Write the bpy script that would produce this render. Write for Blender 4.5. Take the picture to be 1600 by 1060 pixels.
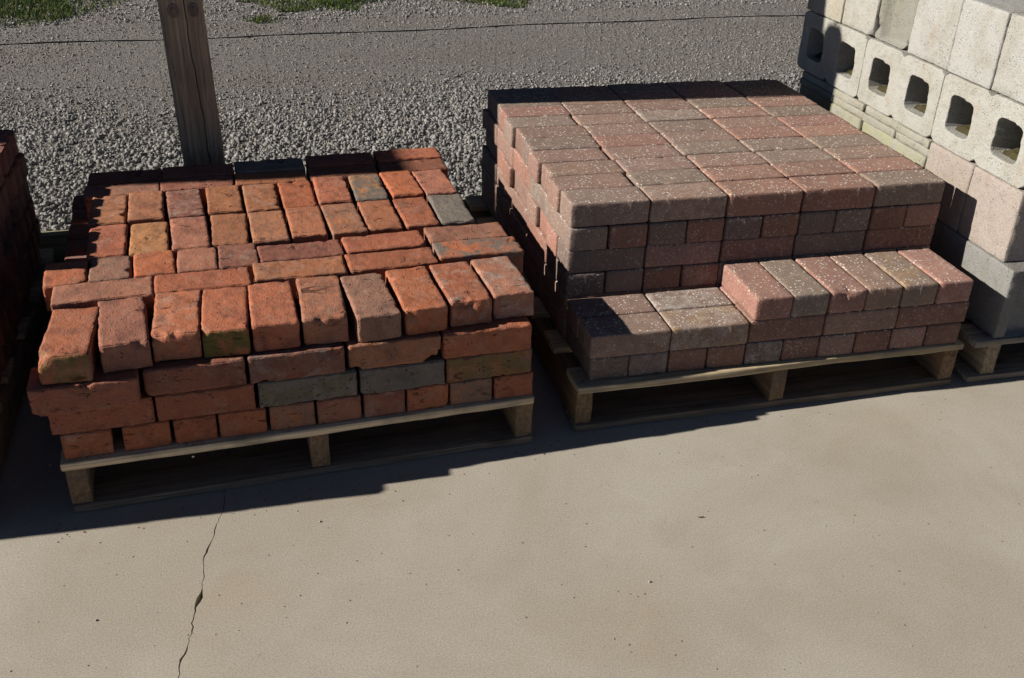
import bpy, bmesh, math, random
import numpy as np
from mathutils import Matrix, Vector

for o in list(bpy.data.objects):
    bpy.data.objects.remove(o)
SC = bpy.context.scene
COL = SC.collection

# ------------------------------------------------------------------ camera
CAM_POS = (-0.68492, -2.11002, 1.37763)
YAW, PITCH, ROLL, FPX = -0.257360, 0.515718, 0.037197, 1592.70
cy, sy = math.cos(YAW), math.sin(YAW)
fwd = Vector((-sy*math.cos(PITCH), cy*math.cos(PITCH), -math.sin(PITCH)))
rgt0 = Vector((cy, sy, 0)); up0 = rgt0.cross(fwd)
rgt = math.cos(ROLL)*rgt0 + math.sin(ROLL)*up0
upv = -math.sin(ROLL)*rgt0 + math.cos(ROLL)*up0
cam = bpy.data.cameras.new('camera'); camo = bpy.data.objects.new('camera', cam); COL.objects.link(camo)
M = Matrix((rgt, upv, -fwd)).transposed().to_4x4(); M.translation = Vector(CAM_POS)
camo.matrix_world = M
cam.sensor_fit = 'HORIZONTAL'; cam.sensor_width = 36.0; cam.lens = FPX/1600*36.0
cam.clip_start = 0.05; cam.clip_end = 600
SC.camera = camo

# ------------------------------------------------------------------ light
SUN_TO = Vector((-1.0, 0.036, 0.53)).normalized()
elev = math.asin(SUN_TO.z)
w = bpy.data.worlds.new('World'); SC.world = w; w.use_nodes = True
wn = w.node_tree.nodes; wl = w.node_tree.links
sky = wn.new('ShaderNodeTexSky'); sky.sky_type = 'NISHITA'; sky.sun_disc = False
sky.sun_elevation = elev; sky.sun_rotation = math.atan2(SUN_TO.x, SUN_TO.y)
sky.air_density = 0.3; sky.dust_density = 0.0; sky.ozone_density = 1.0
wl.new(sky.outputs[0], wn['Background'].inputs[0]); wn['Background'].inputs[1].default_value = 0.05
sl = bpy.data.lights.new('sun', 'SUN'); sl.energy = 5.0; sl.angle = math.radians(0.55); sl.color = (1.0, 0.945, 0.86)
so = bpy.data.objects.new('sun', sl); COL.objects.link(so)
so.rotation_euler = (-SUN_TO).to_track_quat('-Z', 'Y').to_euler()
so.location = (-6, -1, 5)
SC.view_settings.view_transform = 'Standard'; SC.view_settings.look = 'None'
SC.view_settings.exposure = 0.78; SC.view_settings.gamma = 1.0; SC.view_settings.use_curve_mapping = False
SC.render.engine = 'CYCLES'

# ------------------------------------------------------------------ noise + mesh helpers
def _hash(ix, iy, iz, seed):
    h = (ix*374761393 + iy*668265263 + iz*1274126177 + seed*974634777) & 0xFFFFFFFF
    h = ((h ^ (h >> 13))*1274126177) & 0xFFFFFFFF
    h = (h ^ (h >> 16)) & 0xFFFFFF
    return h/float(0xFFFFFF)
def vnoise(P, size, seed=0):
    q = P/size; i = np.floor(q).astype(np.int64); f = q-i; f = f*f*(3-2*f)
    r = 0
    for dx in (0, 1):
        for dy in (0, 1):
            for dz in (0, 1):
                wgt = (f[:,0] if dx else 1-f[:,0])*(f[:,1] if dy else 1-f[:,1])*(f[:,2] if dz else 1-f[:,2])
                r = r + wgt*_hash(i[:,0]+dx, i[:,1]+dy, i[:,2]+dz, seed)
    return r*2-1                                   # -1..1

def mesh_np(name, V, F, mat=None, smooth=False):
    V = np.asarray(V, dtype=np.float32)
    me = bpy.data.meshes.new(name)
    if isinstance(F, np.ndarray):
        n, k = F.shape
        me.vertices.add(len(V)); me.vertices.foreach_set('co', V.ravel())
        me.loops.add(n*k); me.loops.foreach_set('vertex_index', F.astype(np.int32).ravel())
        me.polygons.add(n); me.polygons.foreach_set('loop_start', np.arange(0, n*k, k, dtype=np.int32))
        me.update(calc_edges=True); me.validate()
    else:
        me.from_pydata(V.tolist(), [], F); me.update()
    if smooth: me.polygons.foreach_set('use_smooth', np.ones(len(me.polygons), dtype=bool))
    if mat: me.materials.append(mat)
    return me
def link(name, me, parent=None, loc=None, rz=0.0, color=None):
    o = bpy.data.objects.new(name, me); COL.objects.link(o)
    if parent is not None: o.parent = parent
    if loc is not None: o.location = loc
    if rz: o.rotation_euler = (0, 0, rz)
    if color: o.color = (*color, 1)
    return o
def tag(o, label, cat, group=None):
    o['label'] = label; o['category'] = cat
    if group: o['group'] = group
    return o
def kind(o, k): o['kind'] = k; return o

_topo = {}
def lattice(xs, ys, zs):
    """surface of a box lattice: coordinates and quads"""
    key = (tuple(xs), tuple(ys), tuple(zs))
    if key in _topo: return _topo[key]
    nx, ny, nz = len(xs), len(ys), len(zs); idx = {}; V = []; Q = []
    def v(i, j, k):
        t = (i, j, k)
        if t not in idx: idx[t] = len(V); V.append((xs[i], ys[j], zs[k]))
        return idx[t]
    for i in range(nx-1):
        for j in range(ny-1):
            Q.append((v(i,j,0), v(i,j+1,0), v(i+1,j+1,0), v(i+1,j,0)))
            Q.append((v(i,j,nz-1), v(i+1,j,nz-1), v(i+1,j+1,nz-1), v(i,j+1,nz-1)))
    for i in range(nx-1):
        for k in range(nz-1):
            Q.append((v(i,0,k), v(i+1,0,k), v(i+1,0,k+1), v(i,0,k+1)))
            Q.append((v(i,ny-1,k), v(i,ny-1,k+1), v(i+1,ny-1,k+1), v(i+1,ny-1,k)))
    for j in range(ny-1):
        for k in range(nz-1):
            Q.append((v(0,j,k), v(0,j,k+1), v(0,j+1,k+1), v(0,j+1,k)))
            Q.append((v(nx-1,j,k), v(nx-1,j+1,k), v(nx-1,j+1,k+1), v(nx-1,j,k+1)))
    _topo[key] = (np.array(V), np.array(Q)); return _topo[key]
def axis(h, r, step):
    n = max(1, int(round(2*(h-r)/step)))
    inner = np.linspace(-(h-r), h-r, n+1)
    return [round(float(t), 5) for t in np.concatenate([[-h, -h+r*0.35], inner, [h-r*0.35, h]])]
def rounded(P, h, r):
    h = np.array(h); q = np.clip(P, -(h-r), h-r); d = P-q
    ln = np.linalg.norm(d, axis=1, keepdims=True); n = d/np.maximum(ln, 1e-9)
    return q+n*r, n, np.clip(ln[:,0]/r-1, 0, 1)

# ------------------------------------------------------------------ material helpers
class NT:
    def __init__(s, name, rough=0.9, spec=0.3):
        s.m = bpy.data.materials.new(name); s.m.use_nodes = True
        s.n = s.m.node_tree.nodes; s.l = s.m.node_tree.links; s.b = s.n['Principled BSDF']
        s.b.inputs['Roughness'].default_value = rough; s.b.inputs['Specular IOR Level'].default_value = spec
    def put(s, sock, v):
        if hasattr(v, 'is_output'): s.l.new(v, sock)
        elif isinstance(v, tuple) and len(v) == 3 and sock.type == 'RGBA': sock.default_value = (*v, 1)
        else: sock.default_value = v
    def math(s, op, a, b=0.0, c=None):
        n = s.n.new('ShaderNodeMath'); n.operation = op; s.put(n.inputs[0], a); s.put(n.inputs[1], b)
        if c is not None: s.put(n.inputs[2], c)
        return n.outputs[0]
    def vmath(s, op, a, b):
        n = s.n.new('ShaderNodeVectorMath'); n.operation = op; s.put(n.inputs[0], a); s.put(n.inputs[1], b); return n.outputs[0]
    def mix(s, f, a, b, mode='MIX'):
        n = s.n.new('ShaderNodeMix'); n.data_type = 'RGBA'; n.blend_type = mode
        s.put(n.inputs[0], f); s.put(n.inputs[6], a); s.put(n.inputs[7], b); return n.outputs[2]
    def noise(s, vec, scale, detail=4, rough=0.6, dist=0.0):
        n = s.n.new('ShaderNodeTexNoise'); s.put(n.inputs['Vector'], vec); n.inputs['Scale'].default_value = scale
        n.inputs['Detail'].default_value = detail; n.inputs['Roughness'].default_value = rough
        n.inputs['Distortion'].default_value = dist; return n.outputs[0]
    def vor(s, vec, scale, out='Distance', rnd=1.0, feature='F1'):
        n = s.n.new('ShaderNodeTexVoronoi'); s.put(n.inputs['Vector'], vec); n.inputs['Scale'].default_value = scale
        n.feature = feature
        n.inputs['Randomness'].default_value = rnd; return n.outputs[out]
    def ramp(s, v, lo, hi, a=0.0, b=1.0):
        n = s.n.new('ShaderNodeMapRange'); n.inputs[1].default_value = lo; n.inputs[2].default_value = hi
        n.inputs[3].default_value = a; n.inputs[4].default_value = b; s.put(n.inputs[0], v); n.clamp = True; return n.outputs[0]
    def coord(s, rnd=True):
        t = s.n.new('ShaderNodeTexCoord').outputs['Object']
        if not rnd: return t
        oi = s.n.new('ShaderNodeObjectInfo')
        k = s.n.new('ShaderNodeCombineXYZ'); r = oi.outputs['Random']
        s.put(k.inputs[0], s.math('MULTIPLY', r, 37.0)); s.put(k.inputs[1], s.math('MULTIPLY', r, 91.0)); s.put(k.inputs[2], s.math('MULTIPLY', r, 53.0))
        return s.vmath('ADD', t, k.outputs[0])
    def scale(s, vec, v): return s.vmath('MULTIPLY', vec, v)
    def objcol(s): return s.n.new('ShaderNodeObjectInfo').outputs['Color']
    def attr(s, name):
        n = s.n.new('ShaderNodeAttribute'); n.attribute_type = 'OBJECT'; n.attribute_name = name; return n.outputs['Fac']
    def bump(s, h, strength, dist, prev=None):
        n = s.n.new('ShaderNodeBump'); n.inputs['Strength'].default_value = strength; n.inputs['Distance'].default_value = dist
        s.put(n.inputs['Height'], h)
        if prev is not None: s.l.new(prev, n.inputs['Normal'])
        return n.outputs[0]
    def out(s, col, nrm=None, rough=None):
        s.put(s.b.inputs['Base Color'], col)
        if nrm is not None: s.l.new(nrm, s.b.inputs['Normal'])
        if rough is not None: s.put(s.b.inputs['Roughness'], rough)
        return s.m

def mat_brick():
    t = NT('worn_brick', 0.92, 0.15); c = t.coord(); base = t.objcol()
    n1 = t.noise(c, 16, 3, .65, .6); n2 = t.noise(c, 60, 3, .7); n3 = t.noise(c, 330, 2, .7)
    col = t.mix(t.ramp(n1, .50, .72), base, t.mix(1.0, base, (.60, .62, .68), 'MULTIPLY'))
    col = t.mix(t.ramp(n1, .46, .28, 0, .7), col, t.mix(1.0, base, (1.22, 1.12, 1.0), 'MULTIPLY'))
    dust = t.ramp(t.noise(c, 31, 4, .7), .52, .75, 0, .40)
    col = t.mix(dust, col, (.34, .23, .17))
    col = t.mix(t.ramp(n2, .62, .80, 0, .55), col, (.045, .030, .026))
    burnt = t.math('MULTIPLY', t.attr('burnt'), t.ramp(t.noise(c, 20, 3, .6, .8), .38, .58))
    col = t.mix(burnt, col, (.150, .128, .108))
    g = t.n.new('ShaderNodeNewGeometry'); sx = t.n.new('ShaderNodeSeparateXYZ'); t.l.new(g.outputs['True Normal'], sx.inputs[0])
    moss = t.math('MULTIPLY', t.math('MULTIPLY', t.attr('moss'), t.ramp(sx.outputs[1], -.5, -.85)), t.ramp(t.noise(c, 26, 3, .65), .36, .56))
    col = t.mix(moss, col, (.110, .095, .030))
    lime = t.math('MULTIPLY', t.attr('lime'), t.ramp(t.noise(c, 24, 3, .7, .5), .50, .66))
    col = t.mix(lime, col, (.42, .39, .34))
    pit = t.ramp(t.vor(c, 95), .10, .22, 1, 0); pit = t.math('MULTIPLY', pit, t.ramp(t.noise(c, 30, 2), .52, .60))
    st = t.noise(t.scale(c, (38., 16., 60.)), 1.0, 3, .6, 1.2)
    crease = t.ramp(st, .60, .66); crease = t.math('MULTIPLY', crease, t.ramp(t.noise(c, 18, 2), .50, .60))
    dark = t.math('MAXIMUM', pit, crease)
    col = t.mix(t.math('MULTIPLY', dark, .72), col, (.030, .016, .012))
    col = t.mix(t.ramp(n3, .38, .64, .0, .50), col, t.mix(1.0, col, (.55, .52, .50), 'MULTIPLY'))
    nb = t.bump(t.math('SUBTRACT', t.math('ADD', n3, t.math('MULTIPLY', n2, 1.6)), t.math('MULTIPLY', dark, 1.6)), .75, .0018)
    return t.out(col, nb)
def mat_paver():
    t = NT('concrete_paver', 0.9, 0.2); c = t.coord(); base = t.objcol()
    n1 = t.noise(c, 11, 3, .6, .4); n2 = t.noise(c, 300, 2, .7); n3 = t.noise(c, 60, 3, .65)
    col = t.mix(t.ramp(n1, .42, .68), base, t.mix(1.0, base, (.84, .85, .86), 'MULTIPLY'))
    col = t.mix(t.ramp(n1, .45, .28, 0, .6), col, t.mix(1.0, base, (1.12, 1.0, .93), 'MULTIPLY'))
    col = t.mix(t.ramp(n2, .40, .62, 0, .62), col, t.mix(1.0, col, (.46, .45, .44), 'MULTIPLY'))
    col = t.mix(t.ramp(n3, .55, .80, 0, .5), col, (.30, .24, .19))
    g = t.n.new('ShaderNodeNewGeometry'); sx = t.n.new('ShaderNodeSeparateXYZ'); t.l.new(g.outputs['True Normal'], sx.inputs[0])
    worn = t.ramp(sx.outputs[2], .2, .75)                       # wear and dust on the walking face
    col = t.mix(t.math('MULTIPLY', worn, t.ramp(n3, .30, .70, .04, .32)), col, (.30, .235, .188))
    sv = t.n.new('ShaderNodeTexVoronoi'); t.put(sv.inputs['Vector'], c); sv.inputs['Scale'].default_value = 135
    sr = t.n.new('ShaderNodeSeparateColor'); t.l.new(sv.outputs['Color'], sr.inputs[0])
    sp = t.math('MULTIPLY', t.ramp(sv.outputs['Distance'], .26, .40, 1, 0), t.math('GREATER_THAN', sr.outputs[0], .58))
    sp = t.math('MULTIPLY', sp, t.ramp(t.noise(c, 26, 2, .6), .40, .58, .25, 1.0))
    sp = t.math('MULTIPLY', sp, t.ramp(worn, 0, 1, .28, 1.0))
    col = t.mix(t.math('MULTIPLY', sp, .90), col, (.66, .62, .55))
    lime = t.math('MULTIPLY', t.attr('lime'), t.ramp(t.noise(c, 34, 5, .7, .4), .46, .62))
    col = t.mix(lime, col, (.47, .44, .40))
    och = t.math('MULTIPLY', t.attr('ochre'), t.ramp(t.noise(c, 20, 3, .6), .44, .62))
    col = t.mix(och, col, (.36, .22, .06))
    pit = t.ramp(t.vor(t.vmath('ADD', c, (3.1, 7.7, 1.2)), 170), .10, .20, 1, 0)
    pit = t.math('MULTIPLY', pit, t.ramp(n3, .48, .60))
    col = t.mix(t.math('MULTIPLY', pit, .65), col, (.030, .022, .018))
    nb = t.bump(t.math('ADD', n2, t.math('MULTIPLY', t.math('SUBTRACT', sp, pit), .5)), .9, .0016)
    return t.out(col, nb)
def mat_block():
    t = NT('concrete_block', 0.95, 0.15); c = t.coord(); base = t.objcol()
    n1 = t.noise(c, 9, 3, .65, .5); n2 = t.noise(c, 300, 2, .7); n3 = t.noise(c, 38, 3, .7)
    col = t.mix(t.ramp(n1, .45, .72, 0, .7), base, t.mix(1.0, base, (.78, .74, .66), 'MULTIPLY'))
    st = t.noise(t.scale(c, (26., 26., 5.)), 1.0, 4, .6)
    col = t.mix(t.ramp(st, .56, .74, 0, .45), col, t.mix(1.0, base, (.86, .66, .48), 'MULTIPLY'))
    col = t.mix(t.ramp(n3, .56, .78, 0, .4), col, t.mix(1.0, base, (.55, .56, .54), 'MULTIPLY'))
    col = t.mix(t.ramp(n2, .36, .66, 0, .42), col, t.mix(1.0, col, (.45, .45, .45), 'MULTIPLY'))
    moss = t.math('MULTIPLY', t.attr('moss'), t.ramp(t.noise(c, 14, 4, .65), .40, .60))
    col = t.mix(moss, col, (.265, .262, .165))
    pit = t.ramp(t.vor(c, 150), .10, .24, 1, 0); pit = t.math('MULTIPLY', pit, t.ramp(n3, .44, .56))
    col = t.mix(t.math('MULTIPLY', pit, .34), col, (.07, .065, .055))
    nb = t.bump(t.math('ADD', n2, t.math('SUBTRACT', n3, pit)), 1.0, .0024)
    return t.out(col, nb)
def mat_slab():
    t = NT('slab_concrete', 0.88, 0.2); c = t.coord(False)
    big = t.noise(c, 1.7, 5, .65, .5); mid = t.noise(c, 6.5, 5, .65, .3); fine = t.noise(c, 290, 3, .80)
    bro = t.noise(t.scale(c, (260., 60., 1.)), 1.0, 3, .6, .3); f2 = t.noise(c, 90, 4, .7)
    col = t.mix(t.ramp(big, .40, .60), (.352, .314, .254), (.400, .366, .306))
    col = t.mix(t.ramp(mid, .52, .80, 0, .34), col, (.285, .238, .180))
    col = t.mix(t.ramp(t.noise(t.vmath('ADD', c, (9., 4., 0.)), 2.4, 3, .5), .58, .74, 0, .38), col, (.345, .270, .185))
    col = t.mix(t.ramp(mid, .46, .26, 0, .18), col, (.390, .350, .290))
    col = t.mix(t.ramp(fine, .36, .66, 0, .62), col, t.mix(1.0, col, (.48, .46, .44), 'MULTIPLY'))
    col = t.mix(t.ramp(bro, .50, .75, 0, .16), col, t.mix(1.0, col, (.60, .58, .55), 'MULTIPLY'))
    for (x0, y0, x1, y1, wd, am, cc) in ((-.052, -.405, .075, -.520, .0010, .45, (.47, .43, .36)), (.02, -.35, -.045, -.43, .0007, .3, (.44, .40, .33)), (-.40, -.62, .55, -.80, .045, .10, (.24, .21, .17)), (.15, -.50, 1.1, -.66, .05, .10, (.25, .22, .18))):
        ln = math.hypot(x1-x0, y1-y0); ux, uy = (x1-x0)/ln, (y1-y0)/ln
        p = t.vmath('SUBTRACT', c, (x0, y0, 0.)); d1 = t.n.new('ShaderNodeVectorMath'); d1.operation = 'DOT_PRODUCT'; t.put(d1.inputs[0], p); d1.inputs[1].default_value = (ux, uy, 0)
        d2 = t.n.new('ShaderNodeVectorMath'); d2.operation = 'DOT_PRODUCT'; t.put(d2.inputs[0], p); d2.inputs[1].default_value = (-uy, ux, 0)
        q = t.math('ABSOLUTE', t.math('ADD', d2.outputs['Value'], t.math('MULTIPLY', t.math('SUBTRACT', mid, .5), max(.01, wd*1.5)))); mk = t.ramp(q, wd*.4, wd, 1, 0)
        mk = t.math('MULTIPLY', mk, t.math('MULTIPLY', t.ramp(d1.outputs['Value'], 0, .01+ln*.2), t.ramp(d1.outputs['Value'], ln, ln*.8)))
        col = t.mix(t.math('MULTIPLY', mk, am), col, cc)
    v = t.n.new('ShaderNodeTexVoronoi'); t.put(v.inputs['Vector'], c); v.inputs['Scale'].default_value = 42
    sc = t.n.new('ShaderNodeSeparateColor'); t.l.new(v.outputs['Color'], sc.inputs[0])
    pit = t.math('MULTIPLY', t.ramp(v.outputs['Distance'], .06, .12, 1, 0), t.ramp(sc.outputs[0], .76, .80))
    v2 = t.vor(c, 130); pit2 = t.math('MULTIPLY', t.ramp(v2, .10, .22, 1, 0), t.ramp(f2, .54, .62))
    col = t.mix(t.math('MULTIPLY', pit, .8), col, (.060, .048, .038))
    col = t.mix(t.math('MULTIPLY', pit2, .55), col, (.110, .090, .070))
    nb = t.bump(t.math('SUBTRACT', fine, pit), .22, .0014)
    return t.out(col, nb)
def mat_wood(name, c1, c2, weather):
    t = NT(name, 0.85, 0.2); c = t.coord(); base = t.objcol()
    g = t.noise(t.scale(c, (3.5, 110., 110.)), 1.0, 4, .6, .6); g2 = t.noise(t.scale(c, (1.2, 16., 16.)), 1.0, 4, .6, .8)
    big = t.noise(c, 8, 4, .6)
    col = t.mix(t.ramp(g, .40, .60), t.mix(1.0, base, c1, 'MULTIPLY'), t.mix(1.0, base, c2, 'MULTIPLY'))
    col = t.mix(t.ramp(g2, .50, .72, 0, .55), col, t.mix(1.0, base, (.62, .50, .36), 'MULTIPLY'))
    col = t.mix(t.ramp(big, .48, .74, 0, weather), col, (.10, .085, .070))
    kn = t.ramp(t.vor(t.scale(c, (3.2, 11., 11.)), 1.0), .06, .16, 1, 0)
    col = t.mix(t.math('MULTIPLY', kn, .7), col, (.060, .036, .020))
    nb = t.bump(g, .6, .0012)
    return t.out(col, nb)
def mat_stone(name, a, b, dk):
    t = NT(name, 0.9, 0.2); c = t.coord(False)
    v = t.n.new('ShaderNodeAttribute'); v.attribute_name = 'shade'
    n = t.noise(c, 130, 3, .6); big = t.noise(c, 1.3, 3, .5)
    col = t.mix(v.outputs['Fac'], a, b); col = t.mix(t.ramp(n, .45, .75, 0, .5), col, dk)
    col = t.mix(t.ramp(big, .50, .70, 0, .25), col, (.36, .33, .29))
    return t.out(col, t.bump(n, .6, .003))
def mat_gravel_bed():
    t = NT('gravel_bed', 0.95, 0.1); c = t.coord(False)
    f = t.noise(c, 160, 4, .7); m = t.noise(c, 36, 4, .7); big = t.noise(t.scale(c, (.5, 1.5, 1.)), 1.6, 4, .55)
    col = t.mix(t.ramp(f, .34, .68), (.31, .288, .26), (.52, .487, .445))
    col = t.mix(t.ramp(big, .50, .68, 0, .55), col, (.37, .325, .285))
    col = t.mix(t.ramp(m, .52, .70, 0, .4), col, (.14, .13, .12))
    red = t.noise(t.vmath('ADD', t.scale(c, (1.2, 4., 1.)), (2.0, 5.0, 0.)), 1.0, 4, .6)
    col = t.mix(t.ramp(red, .68, .76, 0, .45), col, (.27, .17, .14))
    return t.out(col, t.bump(t.math('ADD', f, t.math('MULTIPLY', m, 2.)), 1.0, .012))
def mat_plain(name, col, rough=.8, spec=.3, var=.3, sc=60):
    t = NT(name, rough, spec); c = t.coord()
    n = t.noise(c, sc, 4, .65)
    cc = t.mix(t.ramp(n, .35, .7, 0, var), col, tuple(x*.45 for x in col))
    return t.out(cc, t.bump(n, .4, .001))
def mat_grass():
    t = NT('grass', 0.7, 0.2); v = t.n.new('ShaderNodeAttribute'); v.attribute_name = 'shade'
    col = t.mix(v.outputs['Fac'], (.055, .125, .012), (.25, .25, .050)); return t.out(col)

BRICK, PAVER, BLOCK, SLAB = mat_brick(), mat_paver(), mat_block(), mat_slab()
WOOD = mat_wood('pallet_wood', (.66, .60, .52), (1.15, 1.08, 1.0), .65)
POSTW = mat_wood('weathered_timber', (.70, .68, .64), (1.15, 1.08, 1.0), .45)
STONE = mat_stone('limestone_chips', (.25, .243, .235), (.62, .60, .57), (.19, .185, .18))
GRIT = mat_stone('road_grit', (.29, .275, .255), (.56, .53, .49), (.14, .135, .13))
BED = mat_gravel_bed()
NET = mat_plain('net_thread', (.030, .030, .032), .7, .2, .1)
WIRE = mat_plain('black_wire', (.012, .012, .013), .6, .3, .1)
PIPE = mat_plain('grey_pipe', (.46, .45, .43), .5, .4, .3, 30)
GRASS = mat_grass()
DARK_SOIL = mat_plain('darkening_soil', (.060, .050, .024), .95, .1, .6, 90)  # for the mounds that help darken the block cores
STEEL = mat_plain('rusty_steel', (.10, .075, .055), .6, .5, .4, 200)

# ------------------------------------------------------------------ ground
GZ = 0.06                                  # gravel lies a little above the slab, held by the timber edging
def edge_y(x): return 0.915 + 0.05*(x+1.3)
def slab():
    pts = [(-0.800,1.6),(-0.812,0.6),(-0.803,0.2),(-0.822,-0.10),(-0.8294,-0.3116),(-0.8306,-0.3481),(-0.836,-0.37),(-0.8455,-0.405),(-0.8481,-0.4172),(-0.8528,-0.4461),(-0.861,-0.47),(-0.8678,-0.5099),(-0.867,-0.54),
           (-0.8689,-0.5817),(-0.8700,-0.592),(-0.8725,-0.605),(-0.876,-0.617),(-0.8805,-0.6305),(-0.883,-0.66),(-0.8847,-0.6865),(-0.8921,-0.7314),(-0.9011,-0.752),(-0.9049,-0.7949),(-0.912,-0.85),(-0.93,-0.95),(-0.925,-1.1),(-0.95,-1.35),(-0.96,-1.8),(-1.0,-2.4),(-0.97,-3.2),(-1.03,-9.0)]
    P = []
    rnd = random.Random(4)
    for (x0, y0), (x1, y1) in zip(pts, pts[1:]):
        n = max(1, int(min(abs(y1-y0), .6)/.008)) if y0 > -1.4 else 3
        for k in range(n):
            f = k/n; P.append((x0+(x1-x0)*f+(rnd.uniform(-.0024, .0024) if k else 0), y0+(y1-y0)*f))
    P.append(pts[-1])
    V = []; F = []
    def wid(y):
        b = .0009+.0006*math.sin(y*37)+.0006*math.sin(y*91+1)
        if -.625 < y < -.588: b += .0042*math.sin((y+.625)/.037*math.pi)
        if -.76 < y < -.725: b += .0012
        if y > -.36: b *= .6
        return max(.0006, b)
    X0, X1 = -9.0, 9.0
    nL = len(P)
    for x, y in P:
        b = wid(y); V += [(X0, y, 0), (x-b, y, 0), (x-b*.5, y, -.012), (x+b*.5, y, -.012), (x+b, y, 0), (X1, y, 0)]
    for i in range(nL-1):
        a, c = i*6, (i+1)*6
        for k in range(5): F.append((a+k, c+k, c+k+1, a+k+1))
    me = mesh_np('concrete_slab', V, F, SLAB)
    o = kind(link('concrete_slab', me), 'structure')
    return o
slab()
def gravel_ground():
    xs = np.concatenate([[-260, -60, -15], np.linspace(-6, 8, 71), [15, 60, 260]])
    tt = np.concatenate([[0.03, .12], np.linspace(.25, 6.5, 64), [9, 15, 40, 120, 420]])
    V = []; F = []
    for t in tt:
        for x in xs:
            y = edge_y(np.clip(x, -9, 9))+t
            z = GZ - .012 + .008*math.sin(x*1.7+y)*min(1, t) - (.035*math.exp(-((t-2.0)/.9)**2)) + .02*min(max(t-2.8, 0), 1.2)
            V.append((x, y, z))
    n = len(xs)
    for i in range(len(tt)-1):
        for j in range(n-1): F.append((i*n+j, i*n+j+1, (i+1)*n+j+1, (i+1)*n+j))
    return kind(link('gravel_road', mesh_np('gravel_road', V, F, BED, True)), 'structure')
gravel_ground()
def ground_z(x, y):
    t = y-edge_y(x)
    return GZ-.012+.008*np.sin(x*1.7+y)*np.minimum(1, t)-.035*np.exp(-((t-2.0)/.9)**2)+.02*np.clip(t-2.8, 0, 1.2)

def scatter(name, n, x, y, size, base_v, base_f, mat, seed, sink=.25):
    rng = np.random.default_rng(seed); k = len(base_v)
    s = size[:, None]*rng.uniform(.5, 1.45, (n, 3)); s[:, 2] *= .8
    V = base_v[None]*s[:, None, :]*(1+.34*rng.standard_normal((n, k, 1)).clip(-1.5, 1.5))
    q = rng.standard_normal((n, 4)); q /= np.linalg.norm(q, axis=1, keepdims=True)
    a, b, c, d = q.T
    R = np.stack([1-2*(c*c+d*d), 2*(b*c-a*d), 2*(b*d+a*c), 2*(b*c+a*d), 1-2*(b*b+d*d), 2*(c*d-a*b), 2*(b*d-a*c), 2*(c*d+a*b), 1-2*(b*b+c*c)], 1).reshape(n, 3, 3)
    V = np.einsum('nij,nkj->nki', R, V)
    z = ground_z(x, y)+size*(.5-sink)*rng.uniform(.3, 1.6, n)
    V += np.stack([x, y, z], 1)[:, None, :]
    F = (base_f[None]+(np.arange(n)*k)[:, None, None]).reshape(-1, base_f.shape[1])
    me = mesh_np(name, V.reshape(-1, 3), F, mat)
    at = me.attributes.new('shade', 'FLOAT', 'POINT')
    at.data.foreach_set('value', np.repeat(rng.uniform(0, 1, n)**.8, k).astype(np.float32))
    return link(name, me)
bm = bmesh.new(); bmesh.ops.create_icosphere(bm, subdivisions=1, radius=.5)
ICO_V = np.array([v.co[:] for v in bm.verts]); bm.faces.ensure_lookup_table()
ICO_F = np.array([[v.index for v in f.verts] for f in bm.faces]); bm.free()
OCT_V = np.array([(.5,0,0),(-.5,0,0),(0,.5,0),(0,-.5,0),(0,0,.5),(0,0,-.5)]); OCT_F = np.array([(0,2,4),(2,1,4),(1,3,4),(3,0,4),(2,0,5),(1,2,5),(3,1,5),(0,3,5)])
rng = np.random.default_rng(11)
n = 88000
x = rng.uniform(-3.4, 3.4, n); t = rng.uniform(.035, 2.5, n)
keep = rng.uniform(0, 1, n) < np.clip((1.85-t+.16*np.sin(x*2.3)+.1*np.sin(x*7))/.7, .03, 1)**1.3
x, t = x[keep], t[keep]; n = len(x)
kind(scatter('coarse_gravel', n, x, edge_y(x)+t, rng.uniform(.008, .021, n)*np.clip(1.15-.24*t, .6, 1.2), ICO_V, ICO_F, STONE, 5), 'stuff')
n = 80000
x = rng.uniform(-3.6, 4.2, n); t = 1.2+rng.uniform(0, 1, n)**.9*3.3
patch = np.sin(x*1.3+t*2.1)+np.sin(x*.6-t*3.7+1)+.8*np.sin(x*3.1+t*.9)
keep = rng.uniform(0, 1, n) < np.clip(.62+.26*patch, .20, 1); x, t = x[keep], t[keep]; n = len(x)
kind(scatter('fine_gravel', n, x, edge_y(x)+t, rng.uniform(.005, .013, n), OCT_V, OCT_F, GRIT, 6, .35), 'stuff')
n = 13000
x = rng.uniform(-4, 5, n); t = 3.05+rng.uniform(0, 1, n)*1.6
kind(scatter('verge_gravel', n, x, edge_y(x)+t, rng.uniform(.008, .018, n), ICO_V, ICO_F, STONE, 7), 'stuff')

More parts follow.
